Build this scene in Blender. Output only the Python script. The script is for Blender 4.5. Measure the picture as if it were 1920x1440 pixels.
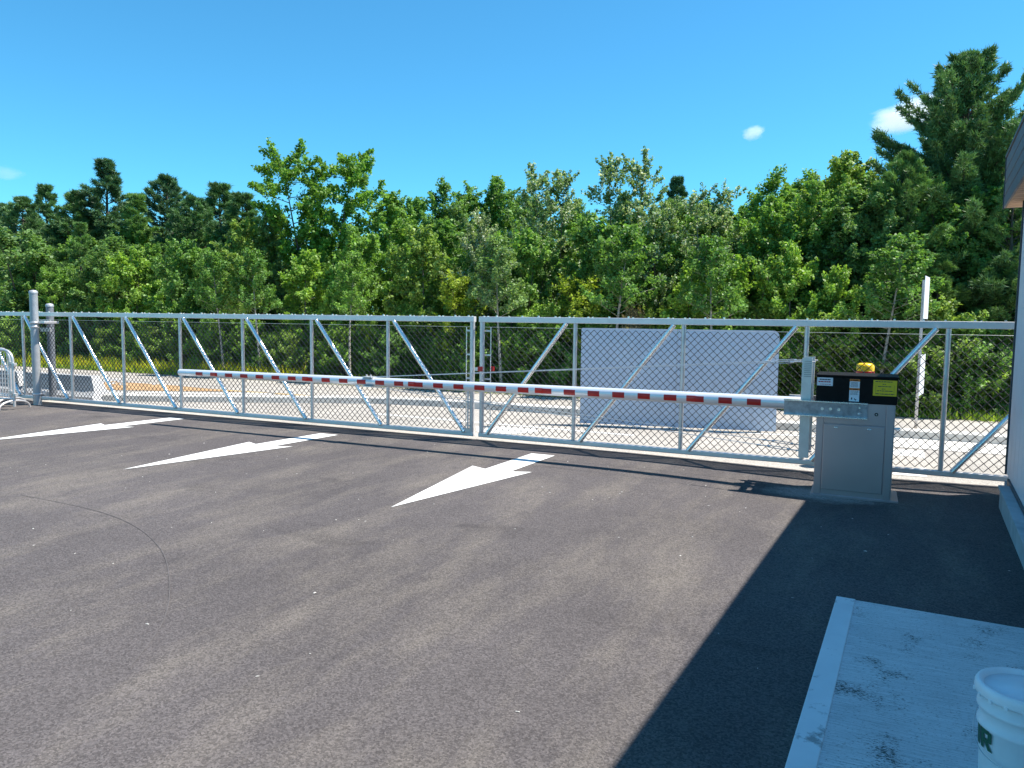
import bpy, bmesh, math, random
import numpy as np
from mathutils import Vector, Matrix
R = math.radians
scene = bpy.context.scene
for o in list(bpy.data.objects):
    bpy.data.objects.remove(o)
C = scene.collection

# ------------------------------------------------------------------ camera
EYE = Vector((0, 0, 1.75)); FPX = 1420.0
_yaw, _pit, _rol = R(25.0), math.atan(118.5 / FPX), R(0.71)
_f0 = Vector((-math.sin(_yaw), math.cos(_yaw), 0)); _r0 = Vector((math.cos(_yaw), math.sin(_yaw), 0)); _z = Vector((0, 0, 1))
FWD = _f0 * math.cos(_pit) - _z * math.sin(_pit)
_up = _z * math.cos(_pit) + _f0 * math.sin(_pit)
RGT = _r0 * math.cos(_rol) + _up * math.sin(_rol)
UPV = _up * math.cos(_rol) - _r0 * math.sin(_rol)
cd = bpy.data.cameras.new('camera'); cam = bpy.data.objects.new('camera', cd); C.objects.link(cam)
cd.sensor_width = 36; cd.lens = 36 * FPX / 1920; cd.clip_end = 5000; cd.clip_start = 0.05
m = Matrix((RGT, UPV, -FWD)).transposed().to_4x4(); m.translation = EYE
cam.matrix_world = m
scene.camera = cam
def at(px, py, y):                     # point of the plane at distance y that shows at a pixel of the photograph
    d = FWD + (px - 960) / FPX * RGT - (py - 720) / FPX * UPV
    return EYE + d * (y / d.y)

# ------------------------------------------------------------------ sky and sun
SX, SY = 0.47, 0.25                     # towards the sun, per metre of height
EL = math.atan2(1, math.hypot(SX, SY)); AZ = math.atan2(SX, SY)
w = bpy.data.worlds.new('World'); scene.world = w; w.use_nodes = True
nt = w.node_tree; bg = nt.nodes['Background']
sk = nt.nodes.new('ShaderNodeTexSky'); sk.sky_type = 'NISHITA'; sk.sun_disc = False
sk.sun_elevation = EL; sk.sun_rotation = AZ; sk.altitude = 200; sk.air_density = 1.0; sk.dust_density = 0.0; sk.ozone_density = 6.0
tn = nt.nodes.new('ShaderNodeMix'); tn.data_type = 'RGBA'; tn.blend_type = 'MULTIPLY'; tn.inputs[0].default_value = 1; tn.inputs[7].default_value = (.48, 1.16, 1.23, 1)   # clear polarised-looking blue of the whole sky
nt.links.new(sk.outputs[0], tn.inputs[6]); nt.links.new(tn.outputs[2], bg.inputs[0]); bg.inputs[1].default_value = 0.093
sd = bpy.data.lights.new('sun', 'SUN'); so = bpy.data.objects.new('sun', sd); C.objects.link(so)
sd.energy = 5.0; sd.angle = R(0.5); sd.color = (1.0, 0.95, 0.87)
so.rotation_euler = Vector((-SX, -SY, -1)).to_track_quat('-Z', 'Y').to_euler()
scene.cycles.volume_bounces = 3
scene.view_settings.view_transform = 'Standard'; scene.view_settings.look = 'None'
scene.view_settings.exposure = 0.87; scene.view_settings.gamma = 1

# ------------------------------------------------------------------ materials
def newmat(name):
    mt = bpy.data.materials.new(name); mt.use_nodes = True
    return mt, mt.node_tree, mt.node_tree.nodes['Principled BSDF']
def N(t, typ, **kw):
    n = t.nodes.new(typ)
    for k, v in kw.items():
        if hasattr(n, k): setattr(n, k, v)
        else: n.inputs[k.replace('_', ' ')].default_value = v
    return n
def noise(t, scale, detail=3, rough=.55, vec=None):
    n = N(t, 'ShaderNodeTexNoise'); n.inputs['Scale'].default_value = scale; n.inputs['Detail'].default_value = detail; n.inputs['Roughness'].default_value = rough
    if vec is not None: t.links.new(vec, n.inputs['Vector'])
    return n.outputs['Fac']
def ramp(t, fac, a, b):
    n = N(t, 'ShaderNodeMapRange'); n.inputs['From Min'].default_value = a; n.inputs['From Max'].default_value = b
    t.links.new(fac, n.inputs['Value']); return n.outputs['Result']
def mix(t, fac, a, b, blend='MIX'):
    n = t.nodes.new('ShaderNodeMix'); n.data_type = 'RGBA'; n.blend_type = blend
    for s, v in ((n.inputs[0], fac), (n.inputs[6], a), (n.inputs[7], b)):
        if isinstance(v, (int, float)): s.default_value = v
        elif isinstance(v, tuple): s.default_value = v if len(v) == 4 else (*v, 1)
        else: t.links.new(v, s)
    return n.outputs[2]
def mathn(t, op, a, b):
    n = t.nodes.new('ShaderNodeMath'); n.operation = op
    for s, v in ((n.inputs[0], a), (n.inputs[1], b)):
        if isinstance(v, (int, float)): s.default_value = v
        else: t.links.new(v, s)
    return n.outputs[0]
def coords(t, scale=(1, 1, 1), rot=(0, 0, 0)):
    g = t.nodes.new('ShaderNodeNewGeometry'); mp = t.nodes.new('ShaderNodeMapping')
    t.links.new(g.outputs['Position'], mp.inputs['Vector']); mp.inputs['Scale'].default_value = scale; mp.inputs['Rotation'].default_value = rot
    return mp.outputs['Vector']
def bump(t, b, h, strength, dist):
    n = t.nodes.new('ShaderNodeBump'); n.inputs['Strength'].default_value = strength; n.inputs['Distance'].default_value = dist
    t.links.new(h, n.inputs['Height']); t.links.new(n.outputs[0], b.inputs['Normal'])
def plain(name, col, rough=.5, metal=0.0, var=.12, scale=6.0, bmp=0, spec=.5):
    mt, t, b = newmat(name); v = coords(t)
    f = noise(t, scale, 4, .6, v)
    lo = tuple(c * (1 - var) for c in col); hi = tuple(min(1, c * (1 + var)) for c in col)
    t.links.new(mix(t, ramp(t, f, .3, .7), lo, hi), b.inputs['Base Color'])
    b.inputs['Metallic'].default_value = metal; b.inputs['Specular IOR Level'].default_value = spec
    r = N(t, 'ShaderNodeMapRange'); r.inputs['To Min'].default_value = max(.02, rough - .07); r.inputs['To Max'].default_value = rough + .1
    t.links.new(noise(t, scale * 3.1, 3, .6, v), r.inputs['Value']); t.links.new(r.outputs[0], b.inputs['Roughness'])
    if bmp: bump(t, b, noise(t, scale * 8, 4, .6, v), bmp, .01)
    return mt
M = {}
def asphalt(name, base, dust, dustamt, spk=1.0, smear=None):
    mt, t, b = newmat(name); v = coords(t)
    big = noise(t, .35, 4, .55, v); mid = noise(t, 2.6, 6, .7, v)
    st = noise(t, 1.0, 7, .68, coords(t, (1.5, .42, 1), (0, 0, R(14))))
    fine = noise(t, 95, 3, .75, v)
    vo = N(t, 'ShaderNodeTexVoronoi'); vo.inputs['Scale'].default_value = 105; t.links.new(v, vo.inputs['Vector'])
    cell = N(t, 'ShaderNodeSeparateColor'); t.links.new(vo.outputs['Color'], cell.inputs[0]); cell = cell.outputs[0]
    col = mix(t, ramp(t, big, .3, .7), tuple(c * .82 for c in base), tuple(c * 1.15 for c in base))
    col = mix(t, mathn(t, 'MULTIPLY', ramp(t, st, .46, .72), dustamt), col, dust)
    stn = noise(t, .8, 4, .6, coords(t, (.7, 1.7, 1), (0, 0, R(-14))))
    col = mix(t, mathn(t, 'MULTIPLY', ramp(t, stn, .60, .72), .55), col, tuple(c * .5 for c in base))
    col = mix(t, mathn(t, 'MULTIPLY', ramp(t, mid, .5, .8), .35), col, tuple(c * .6 for c in base))
    if smear:                              # pale cement slurry left round a footing
        mp = t.nodes.new('ShaderNodeMapping'); mp.inputs['Location'].default_value = (-smear[0] / .62, -smear[1] / .36, 0); mp.inputs['Scale'].default_value = (1 / .62, 1 / .36, 0)
        t.links.new(v, mp.inputs['Vector']); ln = t.nodes.new('ShaderNodeVectorMath'); ln.operation = 'LENGTH'; t.links.new(mp.outputs[0], ln.inputs[0])
        e = mathn(t, 'SUBTRACT', mathn(t, 'MULTIPLY', noise(t, 5, 6, .75, v), 1.7), ln.outputs['Value'])
        col = mix(t, mathn(t, 'MULTIPLY', ramp(t, e, -.25, .45), .75), col, (.42, .40, .37))
    g = mathn(t, 'ADD', mathn(t, 'MULTIPLY', cell, .65), mathn(t, 'MULTIPLY', fine, .7))     # stone grain in the binder
    gr = N(t, 'ShaderNodeMapRange'); gr.inputs['From Min'].default_value = .25; gr.inputs['From Max'].default_value = 1.1
    gr.inputs['To Min'].default_value = 1 - .62 * spk; gr.inputs['To Max'].default_value = 1 + .68 * spk; t.links.new(g, gr.inputs['Value'])
    sc = t.nodes.new('ShaderNodeVectorMath'); sc.operation = 'SCALE'; t.links.new(col, sc.inputs[0]); t.links.new(gr.outputs[0], sc.inputs['Scale'])
    t.links.new(sc.outputs[0], b.inputs['Base Color']); b.inputs['Roughness'].default_value = .9; b.inputs['Specular IOR Level'].default_value = .2
    bump(t, b, mathn(t, 'ADD', fine, mathn(t, 'MULTIPLY', cell, .5)), .7, .012)
    return mt
M['asphalt'] = asphalt('asphalt', (.103, .091, .090), (.222, .192, .158), .55, .72, (-.32, 8.58))
M['old_asphalt'] = asphalt('old_asphalt', (.41, .378, .34), (.52, .47, .40), .5, .7)
M['galv'] = plain('galvanised', (.68, .65, .64), .38, .6, .10, 9)
M['alu'] = plain('aluminium_tube', (.90, .86, .83), .25, .75, .06, 7)
M['alu_rail'] = plain('aluminium_rail', (.80, .76, .74), .42, .45, .06, 5)
M['post'] = plain('post_galvanised', (.42, .43, .44), .5, .35, .12, 14)
M['post_shaded'] = plain('post_shaded', (.20, .215, .24), .6, .2, .15, 14)  # darker copy of the post steel, shade behind the gate put into the colour
M['wire'] = plain('black_wire', (.03, .032, .036), .5, .0, .1, 20)
M['channel'] = plain('channel_galvanised', (.34, .34, .39), .3, .7, .3, 18)
M['cable'] = plain('steel_cable', (.6, .62, .63), .35, .8, .1, 20)
M['armwhite'] = plain('arm_white', (.74, .77, .80), .30, .35, .05, 3)
M['red'] = plain('red_reflector', (.50, .008, .008), .35, 0, .15, 30)
M['led'] = plain('red_lens', (.62, .03, .02), .15, 0, .1, 30)
def brushed():
    mt, t, b = newmat('brushed_stainless'); st = noise(t, 1.0, 3, .6, coords(t, (260, 260, 3))); sm_ = noise(t, 2.0, 2, .5, coords(t))
    t.links.new(mix(t, ramp(t, sm_, .3, .7), (.50, .385, .40), (.57, .45, .465)), b.inputs['Base Color']); b.inputs['Metallic'].default_value = .8
    r = N(t, 'ShaderNodeMapRange'); r.inputs['To Min'].default_value = .30; r.inputs['To Max'].default_value = .44; t.links.new(st, r.inputs['Value']); t.links.new(r.outputs[0], b.inputs['Roughness'])
    return mt
M['stainless'] = brushed()
M['black'] = plain('black_cover', (.010, .009, .009), .5, 0, .2, 12, spec=.12)
M['label_white'] = plain('label_white', (.78, .78, .80), .5, 0, .03, 8)
M['label_orange'] = plain('label_orange', (.75, .22, .05), .5, 0, .05, 8)
M['label_yellow'] = plain('label_yellow', (.78, .56, .02), .5, 0, .04, 8)
M['ink'] = plain('ink', (.05, .05, .06), .6, 0, .1, 9)
M['inkred'] = plain('ink_red', (.45, .04, .06), .6, 0, .1, 9)
M['yellow'] = plain('bollard_yellow', (.95, .60, .008), .28, 0, .06, 9)
M['panel'] = plain('white_sheet', (.40, .50, .63), .16, 0, .04, 1.5)
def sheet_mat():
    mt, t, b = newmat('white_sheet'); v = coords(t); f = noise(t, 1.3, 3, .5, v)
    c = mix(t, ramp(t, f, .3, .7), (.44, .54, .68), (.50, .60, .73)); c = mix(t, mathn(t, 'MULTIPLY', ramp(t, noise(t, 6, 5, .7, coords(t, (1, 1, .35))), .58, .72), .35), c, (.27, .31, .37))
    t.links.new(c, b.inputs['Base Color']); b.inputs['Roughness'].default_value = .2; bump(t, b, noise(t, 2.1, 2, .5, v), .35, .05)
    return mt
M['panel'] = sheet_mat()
M['concrete'] = plain('concrete', (.52, .50, .46), .85, 0, .18, 2.2, .25)
M['kerb'] = plain('kerb_concrete', (.62, .59, .54), .85, 0, .14, 3, .25)
M['greyblock'] = plain('grey_precast', (.50, .50, .50), .85, 0, .15, 2, .25)
M['wall'] = plain('metal_siding', (.68, .69, .74), .5, 0, .05, 4)
M['plinth'] = plain('plinth_concrete', (.40, .41, .42), .85, 0, .2, 3, .3)
M['trim'] = plain('dark_trim', (.07, .075, .085), .5, .2, .1, 5)
M['fascia'] = plain('fascia_board', (.105, .11, .125), .6, 0, .1, 5)
M['soffit'] = plain('soffit_wood', (.42, .25, .15), .6, 0, .22, 9)
M['bucket'] = plain('bucket_plastic', (.86, .84, .85), .4, 0, .06, 7)
M['bucket_print'] = plain('bucket_print', (.006, .09, .045), .5, 0, .1, 20)
M['soil'] = plain('sandy_soil', (.44, .27, .13), .95, 0, .3, 3, .4)
M['gravel'] = plain('gravel', (.40, .39, .38), .9, 0, .5, 25, .6)
M['bark'] = plain('bark', (.11, .085, .065), .9, 0, .35, 6, .5)
M['palebark'] = plain('pale_bark', (.22, .19, .16), .85, 0, .35, 7, .4)
M['sapbark'] = plain('sapling_bark', (.36, .32, .27), .85, 0, .35, 7, .4)
M['ground'] = plain('field', (.07, .09, .03), .95, 0, .4, .6, .3)

def paint(name, col, wear):
    mt, t, b = newmat(name); v = coords(t)
    f = noise(t, 14, 5, .7, v); g = noise(t, 1.7, 4, .6, v)
    c = mix(t, ramp(t, g, .3, .7), tuple(c * .9 for c in col), col)
    c = mix(t, mathn(t, 'MULTIPLY', ramp(t, f, wear, wear + .12), .8), c, (.2, .18, .165))
    t.links.new(c, b.inputs['Base Color']); b.inputs['Roughness'].default_value = .75
    bump(t, b, noise(t, 85, 2, .7, v), .35, .01)
    return mt
M['paint'] = paint('road_paint', (.80, .79, .75), .62)
M['paint_yellow'] = paint('yellow_paint', (.70, .45, .14), .6)

M['seam'] = plain('seam_tar', (.098, .087, .085), .9, 0, .3, 9)
def slab_mat():
    mt, t, b = newmat('slab_concrete'); v = coords(t)
    br = noise(t, 1.0, 4, .6, coords(t, (5, 190, 1), (0, 0, R(2))))              # broom lines across the slab
    sp = noise(t, 1.0, 4, .75, coords(t, (55, 150, 1))); blot = noise(t, 4.2, 3, .5, v); patch = noise(t, 1.6, 4, .6, v)
    col = mix(t, ramp(t, patch, .3, .7), (.60, .59, .60), (.76, .745, .74))
    col = mix(t, mathn(t, 'MULTIPLY', ramp(t, br, .42, .68), .6), col, (.24, .24, .24))
    k = mathn(t, 'ADD', sp, mathn(t, 'MULTIPLY', ramp(t, blot, .54, .76), .20))
    col = mix(t, ramp(t, k, .585, .65), col, (.07, .065, .06))
    t.links.new(col, b.inputs['Base Color']); b.inputs['Roughness'].default_value = .8
    bump(t, b, mathn(t, 'ADD', br, sp), .4, .006)
    return mt
M['slab'] = slab_mat()
def border_mat():
    mt, t, b = newmat('slab_border'); v = coords(t)
    k = mathn(t, 'ADD', noise(t, 9, 5, .7, v), mathn(t, 'MULTIPLY', noise(t, 1.9, 2, .5, v), .7))
    col = mix(t, ramp(t, noise(t, 3, 4, .6, v), .3, .7), (.68, .67, .68), (.80, .79, .79))
    col = mix(t, mathn(t, 'MULTIPLY', ramp(t, k, .96, 1.06), .75), col, (.17, .165, .16))
    t.links.new(col, b.inputs['Base Color']); b.inputs['Roughness'].default_value = .7
    bump(t, b, noise(t, 30, 4, .6, v), .2, .006)
    return mt
M['slab_border'] = border_mat()

def leaf_mat(name, pale=(.5, .55, .45), palefac=0.0, trans=.38):
    mt, t, b = newmat(name)
    oi = t.nodes.new('ShaderNodeObjectInfo'); av = N(t, 'ShaderNodeAttribute'); av.attribute_name = 'tint'
    col = oi.outputs['Color']
    dark = mix(t, 1.0, col, (.62, .70, .66), 'MULTIPLY'); lite = mix(t, 1.0, col, (2.05, 2.15, 1.7), 'MULTIPLY')
    c = mix(t, av.outputs['Fac'], dark, lite)
    if palefac: c = mix(t, ramp(t, av.outputs['Fac'], 1 - palefac, 1 - palefac + .05), c, pale)
    t.links.new(c, b.inputs['Base Color']); b.inputs['Roughness'].default_value = .5; b.inputs['Specular IOR Level'].default_value = .35
    tr = t.nodes.new('ShaderNodeBsdfTranslucent'); t.links.new(mix(t, 1.0, c, (1.2, 1.25, .6), 'MULTIPLY'), tr.inputs['Color'])
    ms = t.nodes.new('ShaderNodeMixShader'); ms.inputs[0].default_value = trans
    out = t.nodes['Material Output']
    t.links.new(b.outputs[0], ms.inputs[1]); t.links.new(tr.outputs[0], ms.inputs[2]); t.links.new(ms.outputs[0], out.inputs['Surface'])
    return mt
M['leaf'] = leaf_mat('leaf'); M['silver'] = leaf_mat('silver_leaf', (.60, .64, .50), .34); M['needle'] = leaf_mat('needle', trans=.18)
M['grass'] = leaf_mat('grass_blade', (.55, .47, .02), .0, .3); M['goldenrod'] = leaf_mat('goldenrod', (.60, .50, .02), .35, .3)

# ------------------------------------------------------------------ builders
def tag(o, label=None, cat=None, group=None, kind=None):
    if label: o['label'] = label
    if cat: o['category'] = cat
    if group: o['group'] = group
    if kind: o['kind'] = kind
    return o
def thing(name, loc, label, cat, group=None):
    o = bpy.data.objects.new(name, None); C.objects.link(o); o.location = loc; o.empty_display_size = .2
    return tag(o, label, cat, group)
class MB:
    def __init__(s): s.v = []; s.f = []; s.sm = []
    def add(s, vs, fs, smooth=False):
        k = len(s.v); s.v += [tuple(v) for v in vs]; s.f += [tuple(i + k for i in f) for f in fs]; s.sm += [smooth] * len(fs); return s
    def box(s, x0, x1, y0, y1, z0, z1, b=0.0):
        if b <= 0:
            vs = [(x, y, z) for z in (z0, z1) for y in (y0, y1) for x in (x0, x1)]
            return s.add(vs, [(0, 2, 3, 1), (4, 5, 7, 6), (0, 1, 5, 4), (2, 6, 7, 3), (0, 4, 6, 2), (1, 3, 7, 5)])
        bm = bmesh.new(); bmesh.ops.create_cube(bm, size=1)
        for v in bm.verts: v.co = Vector(((x0 + x1) / 2 + v.co.x * (x1 - x0), (y0 + y1) / 2 + v.co.y * (y1 - y0), (z0 + z1) / 2 + v.co.z * (z1 - z0)))
        bmesh.ops.bevel(bm, geom=bm.edges[:], offset=b, segments=2, affect='EDGES', profile=.5)
        bm.verts.index_update(); s.add([v.co[:] for v in bm.verts], [[v.index for v in f.verts] for f in bm.faces]); bm.free(); return s
    def tube(s, pts, r, n=10, cap=True, smooth=True):
        pts = [Vector(p) for p in pts]; rs = r if isinstance(r, (list, tuple)) else [r] * len(pts)
        vs = []; ref = None
        for i, p in enumerate(pts):
            d = (pts[min(i + 1, len(pts) - 1)] - pts[max(i - 1, 0)]).normalized()
            if ref is None: ref = Vector((0, 0, 1)) if abs(d.z) < .9 else Vector((1, 0, 0))
            a = d.cross(ref).normalized(); bb = a.cross(d).normalized(); ref = bb
            for k in range(n):
                an = 2 * math.pi * k / n; vs.append(p + (a * math.cos(an) + bb * math.sin(an)) * rs[i])
        fs = [(i * n + k, i * n + (k + 1) % n, (i + 1) * n + (k + 1) % n, (i + 1) * n + k) for i in range(len(pts) - 1) for k in range(n)]
        s.add(vs, fs, smooth)
        if cap:
            L = (len(pts) - 1) * n
            s.add(vs, [tuple(range(n)), tuple(L + k for k in reversed(range(n)))])
        return s
    def lathe(s, prof, c, n=32, smooth=True):
        vs = [(c[0] + r * math.cos(2 * math.pi * k / n), c[1] + r * math.sin(2 * math.pi * k / n), c[2] + z) for r, z in prof for k in range(n)]
        fs = [(i * n + k, i * n + (k + 1) % n, (i + 1) * n + (k + 1) % n, (i + 1) * n + k) for i in range(len(prof) - 1) for k in range(n)]
        return s.add(vs, fs, smooth)
    def prism(s, poly, z0, z1):
        n = len(poly); vs = [(x, y, z0) for x, y in poly] + [(x, y, z1) for x, y in poly]
        return s.add(vs, [tuple(reversed(range(n))), tuple(range(n, 2 * n))] + [(i, (i + 1) % n, n + (i + 1) % n, n + i) for i in range(n)])
    def build(s, name, mat, parent=None):
        me = bpy.data.meshes.new(name); me.from_pydata(s.v, [], s.f); me.update()
        me.polygons.foreach_set('use_smooth', s.sm); me.materials.append(M[mat] if isinstance(mat, str) else mat)
        o = bpy.data.objects.new(name, me); C.objects.link(o)
        if parent: 
            o.parent = parent; o.matrix_parent_inverse = Matrix.Translation(parent.location).inverted()
        return o
def struct(o): o['kind'] = 'structure'; return o

# ------------------------------------------------------------------ ground, road, kerb
YG = 9.78
CABX, CABY = -0.07, 8.75
def gz(x, y):                          # the lot dips to a shallow drain round the operator cabinet
    return -.06 * math.exp(-((x - CABX) ** 2 + (y - CABY) ** 2) / 1.7 ** 2)
struct(MB().add([(-2500, -2500, -.12), (2500, -2500, -.12), (2500, 2500, -.12), (-2500, 2500, -.12)], [(0, 1, 2, 3)]).build('ground', 'ground'))
def grid(name, mat, x0, x1, y0, y1, st, fz):
    nx = int((x1 - x0) / st); ny = int((y1 - y0) / st)
    vs = [(x0 + (x1 - x0) * i / nx, y0 + (y1 - y0) * j / ny, 0) for j in range(ny + 1) for i in range(nx + 1)]
    vs = [(x, y, fz(x, y)) for x, y, _ in vs]
    fs = [(j * (nx + 1) + i, j * (nx + 1) + i + 1, (j + 1) * (nx + 1) + i + 1, (j + 1) * (nx + 1) + i) for j in range(ny) for i in range(nx)]
    return struct(MB().add(vs, fs, True).build(name, mat))
grid('parking_lot', 'asphalt', -45, 12, -12, 9.84, .28, gz)
grid('driveway_apron', 'old_asphalt', -45, 12, 9.84, 13.2, .28, gz)
struct(MB().add([(-90, 13.2, 0), (60, 13.2, 0), (60, 16.75, -.02), (-90, 16.75, -.02)], [(0, 1, 2, 3)]).build('road', 'old_asphalt'))
verge = MB()
n = 160
vs = []
rng0 = random.Random(4)
for i in range(n + 1):
    x = -90 + 150 * i / n; e = rng0.uniform(-.18, .18)
    vs += [(x, 16.6 + e, -.015), (x, 17.4, .06), (x, 40, .12), (x, 90, -.1)]
fs = [(4 * i + k, 4 * i + 4 + k, 4 * i + 5 + k, 4 * i + 1 + k) for i in range(n) for k in range(3)]
verge.add(vs, fs, True); struct(verge.build('grass_verge', 'ground'))

def ribbon(pts, w0, w1, z):            # flat strip following a path
    vs = []
    for i, p in enumerate(pts):
        a = Vector(pts[max(i - 1, 0)]); b = Vector(pts[min(i + 1, len(pts) - 1)]); d = (b - a).normalized(); nn = Vector((-d.y, d.x))
        q0 = Vector(p) + nn * w0; q1 = Vector(p) + nn * w1; vs += [(q0.x, q0.y, z), (q1.x, q1.y, z)]
    return vs, [(2 * i, 2 * i + 2, 2 * i + 3, 2 * i + 1) for i in range(len(pts) - 1)]
def smooth_path(P, k=8):
    out = []
    for i in range(len(P) - 1):
        p0, p1, p2, p3 = [Vector(P[max(0, min(len(P) - 1, j))]) for j in (i - 1, i, i + 1, i + 2)]
        for s in range(k):
            t = s / k; out.append(.5 * ((2 * p1) + (p2 - p0) * t + (2 * p0 - 5 * p1 + 4 * p2 - p3) * t * t + (3 * p1 - p0 - 3 * p2 + p3) * t ** 3))
    out.append(Vector(P[-1])); return [tuple(v) for v in out]
kp = smooth_path([(-14.2, 10.5), (-12.9, 11.05), (-11.3, 11.85), (-10.1, 12.5), (-9.0, 12.95), (-7.6, 13.2), (-5.5, 13.25), (-2, 13.2), (3, 13.2), (14, 13.2)])
kb = MB()
prof = [(0, -.02), (.015, .115), (.04, .135), (.17, .14), (.19, .02)]
for i in range(len(kp) - 1):
    pass
vs = []
for i, p in enumerate(kp):
    a = Vector(kp[max(i - 1, 0)]); b = Vector(kp[min(i + 1, len(kp) - 1)]); d = (b - a).normalized(); nn = Vector((-d.y, d.x))
    for o_, z_ in prof:
        q = Vector(p) + nn * o_; vs.append((q.x, q.y, z_))
k = len(prof)
kb.add(vs, [(i * k + j, (i + 1) * k + j, (i + 1) * k + j + 1, i * k + j + 1) for i in range(len(kp) - 1) for j in range(k - 1)] + [tuple(range(k))])
kerb = kb.build('kerb', 'kerb'); struct(kerb)
struct(MB().add(*ribbon(smooth_path([(-40, 10.9), (-18, 11.2), (-14.5, 12.1), (-12.2, 13.25)]), 0, .45, .006)).build('sidewalk_strip', 'kerb'))
struct(MB().add([(-34, 11.5, .005), (-17.5, 11.65), (-14.9, 12.75), (-13.2, 13.6), (-16, 14.0), (-34, 13.9)] if False else [(-34, 11.5, .009), (-17.5, 11.7, .009), (-14.9, 12.6, .009), (-13.4, 13.4, .009), (-16, 13.75, .009), (-34, 13.7, .009)], [(0, 1, 2, 3, 4, 5)]).build('soil_patch', 'soil'))
rg = random.Random(11)
gv = MB()
for i in range(420):
    x = -19.4 + rg.gauss(0, .9); y = 13.6 + rg.gauss(0, .28); s = rg.uniform(.03, .085)
    a = rg.uniform(0, 6.28)
    vs = [(x + s * math.cos(a + q * 1.57), y + s * math.sin(a + q * 1.57), .005) for q in range(4)] + [(x + rg.uniform(-.3, .3) * s, y, s * rg.uniform(.5, 1.1))]
    gv.add(vs, [(0, 1, 4), (1, 2, 4), (2, 3, 4), (3, 0, 4)])
tag(gv.build('gravel_heap', 'gravel'), 'low scatter of grey gravel on the far road edge', 'gravel', kind='stuff')
struct(MB().add([(-30, 13.42, .006), (40, 13.5, .006), (40, 13.62, .006), (-30, 13.54, .006)], [(0, 1, 2, 3)]).build('road_edge_line', 'paint_yellow'))
struct(MB().add([(-.6, 12.15, .006), (14, 12.1, .006), (14, 13.19, .006), (-.6, 13.19, .006)], [(0, 1, 2, 3)]).build('concrete_pavement', 'kerb'))
def marking(name, poly, label, group, mat='paint'):
    return tag(MB().add([(x, y, gz(x, y) + .005) for x, y in poly], [tuple(range(len(poly)))]).build(name, mat), label, 'road marking', group)
AR = [(0, 0), (.39, 2.15), (.165, 2.05), (.165, 3.28), (-.165, 3.28), (-.165, 2.05), (-.39, 2.15)]
for cx, ty, sy, sk_, lab in ((-3.78, 5.82, 1.0, .05, 'white painted arrow nearest the concrete slab, rightmost of three'), (-7.31, 5.86, 1.0, .095, 'white painted arrow in the middle of three'), (-10.70, 6.2, .95, .10, 'white painted arrow nearest the crowd barriers, cut by the left edge')):
    marking('arrow_marking', [(cx + x + (y - 3.28) * sk_, ty + y * sy) for x, y in reversed(AR)], lab, 'white arrows painted on the lot')
marking('line_marking', [(-8.2, 11.48), (-3.2, 11.28), (-3.2, 11.4), (-8.2, 11.6)], 'long white stripe painted beyond the gate', None)
marking('line_marking', [(-4.3, 12.05), (-.6, 12.62), (-.6, 12.72), (-4.3, 12.15)], 'thin white stripe at the foot of the white panel', None)
marking('arrow_marking', [(-5.5, 10.5), (-4.9, 10.5), (-4.65, 10.95), (-4.75, 11.2), (-5.35, 11.2), (-5.75, 10.95)], 'broad white painted mark just beyond the middle of the gate', None)
marking('stop_marking', [(.36, 10.05), (.72, 10.05), (.80, 11.95), (.42, 11.95)], 'white painted block seen through mesh right of the cabinet', None)
sp_ = smooth_path([(-7.4, 4.56), (-6.3, 4.5), (-5.5, 4.31), (-4.75, 3.95), (-4.11, 3.48), (-3.6, 3.0), (-3.25, 2.5)])
struct(MB().add(*ribbon(sp_, -.0035, .0035, .0035)).build('pavement_seam', 'seam'))
bits = MB()
for i in range(110):                   # small chips and straws lying on the lot
    x = rg.uniform(-9, 1.1); y = rg.uniform(2.6, 9.2); a = rg.uniform(0, 3.14); L = rg.uniform(.004, .012); W = L * rg.uniform(.2, .7)
    d = Vector((math.cos(a), math.sin(a))); e = Vector((-d.y, d.x)); z = gz(x, y) + .003
    q = [Vector((x, y)) + d * L * sx + e * W * sy for sx, sy in ((-1, -1), (1, -1), (1, 1), (-1, 1))]
    bits.add([(p.x, p.y, z) for p in q] + [(x, y, z + W)], [(0, 1, 4), (1, 2, 4), (2, 3, 4), (3, 0, 4)])
tag(bits.build('litter_chips', 'concrete'), 'pale chips and grit scattered over the asphalt', 'grit', kind='stuff')

# ------------------------------------------------------------------ building on the right
WX, WY = 1.43, 9.42
bl = thing('building', (1.27, 10.0, 0), 'pale sided building with dark fascia at the right edge', 'building')
MB().box(WX, 7, -7, WY, .18, 3.06).build('wall', 'wall', bl)
for i in range(26):                    # vertical siding boards
    y1 = WY - .012 - i * .34
    MB().box(WX - .014, WX - .001, y1 - .328, y1, .2, 3.05, .004).build('siding_board', 'wall', bl)
MB().box(WX - .03, WX + .05, WY - .001, WY + .03, .19, 3.05).build('corner_trim', 'trim', bl)
MB().box(WX - .035, WX + .02, -7, WY - .35, .12, .205).build('base_flashing', 'trim', bl)
MB().box(WX - .03, 7, -7, WY - .02, -.03, .125).build('foundation', 'plinth', bl)
MB().box(WX - .115, WX - .036, -7, 8.76, -.06, .15, .012).build('plinth', 'plinth', bl)
MB().box(WX - .13, WX - .034, -7, 8.78, .155, .185, .005).build('plinth_cap', 'plinth', bl)
EX, EY, EZ, ET = 1.27, 10.0, 3.05, 3.60
MB().box(EX + .03, 7.6, -7.4, EY - .03, EZ + .03, ET - .03).build('roof', 'trim', bl)
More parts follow.
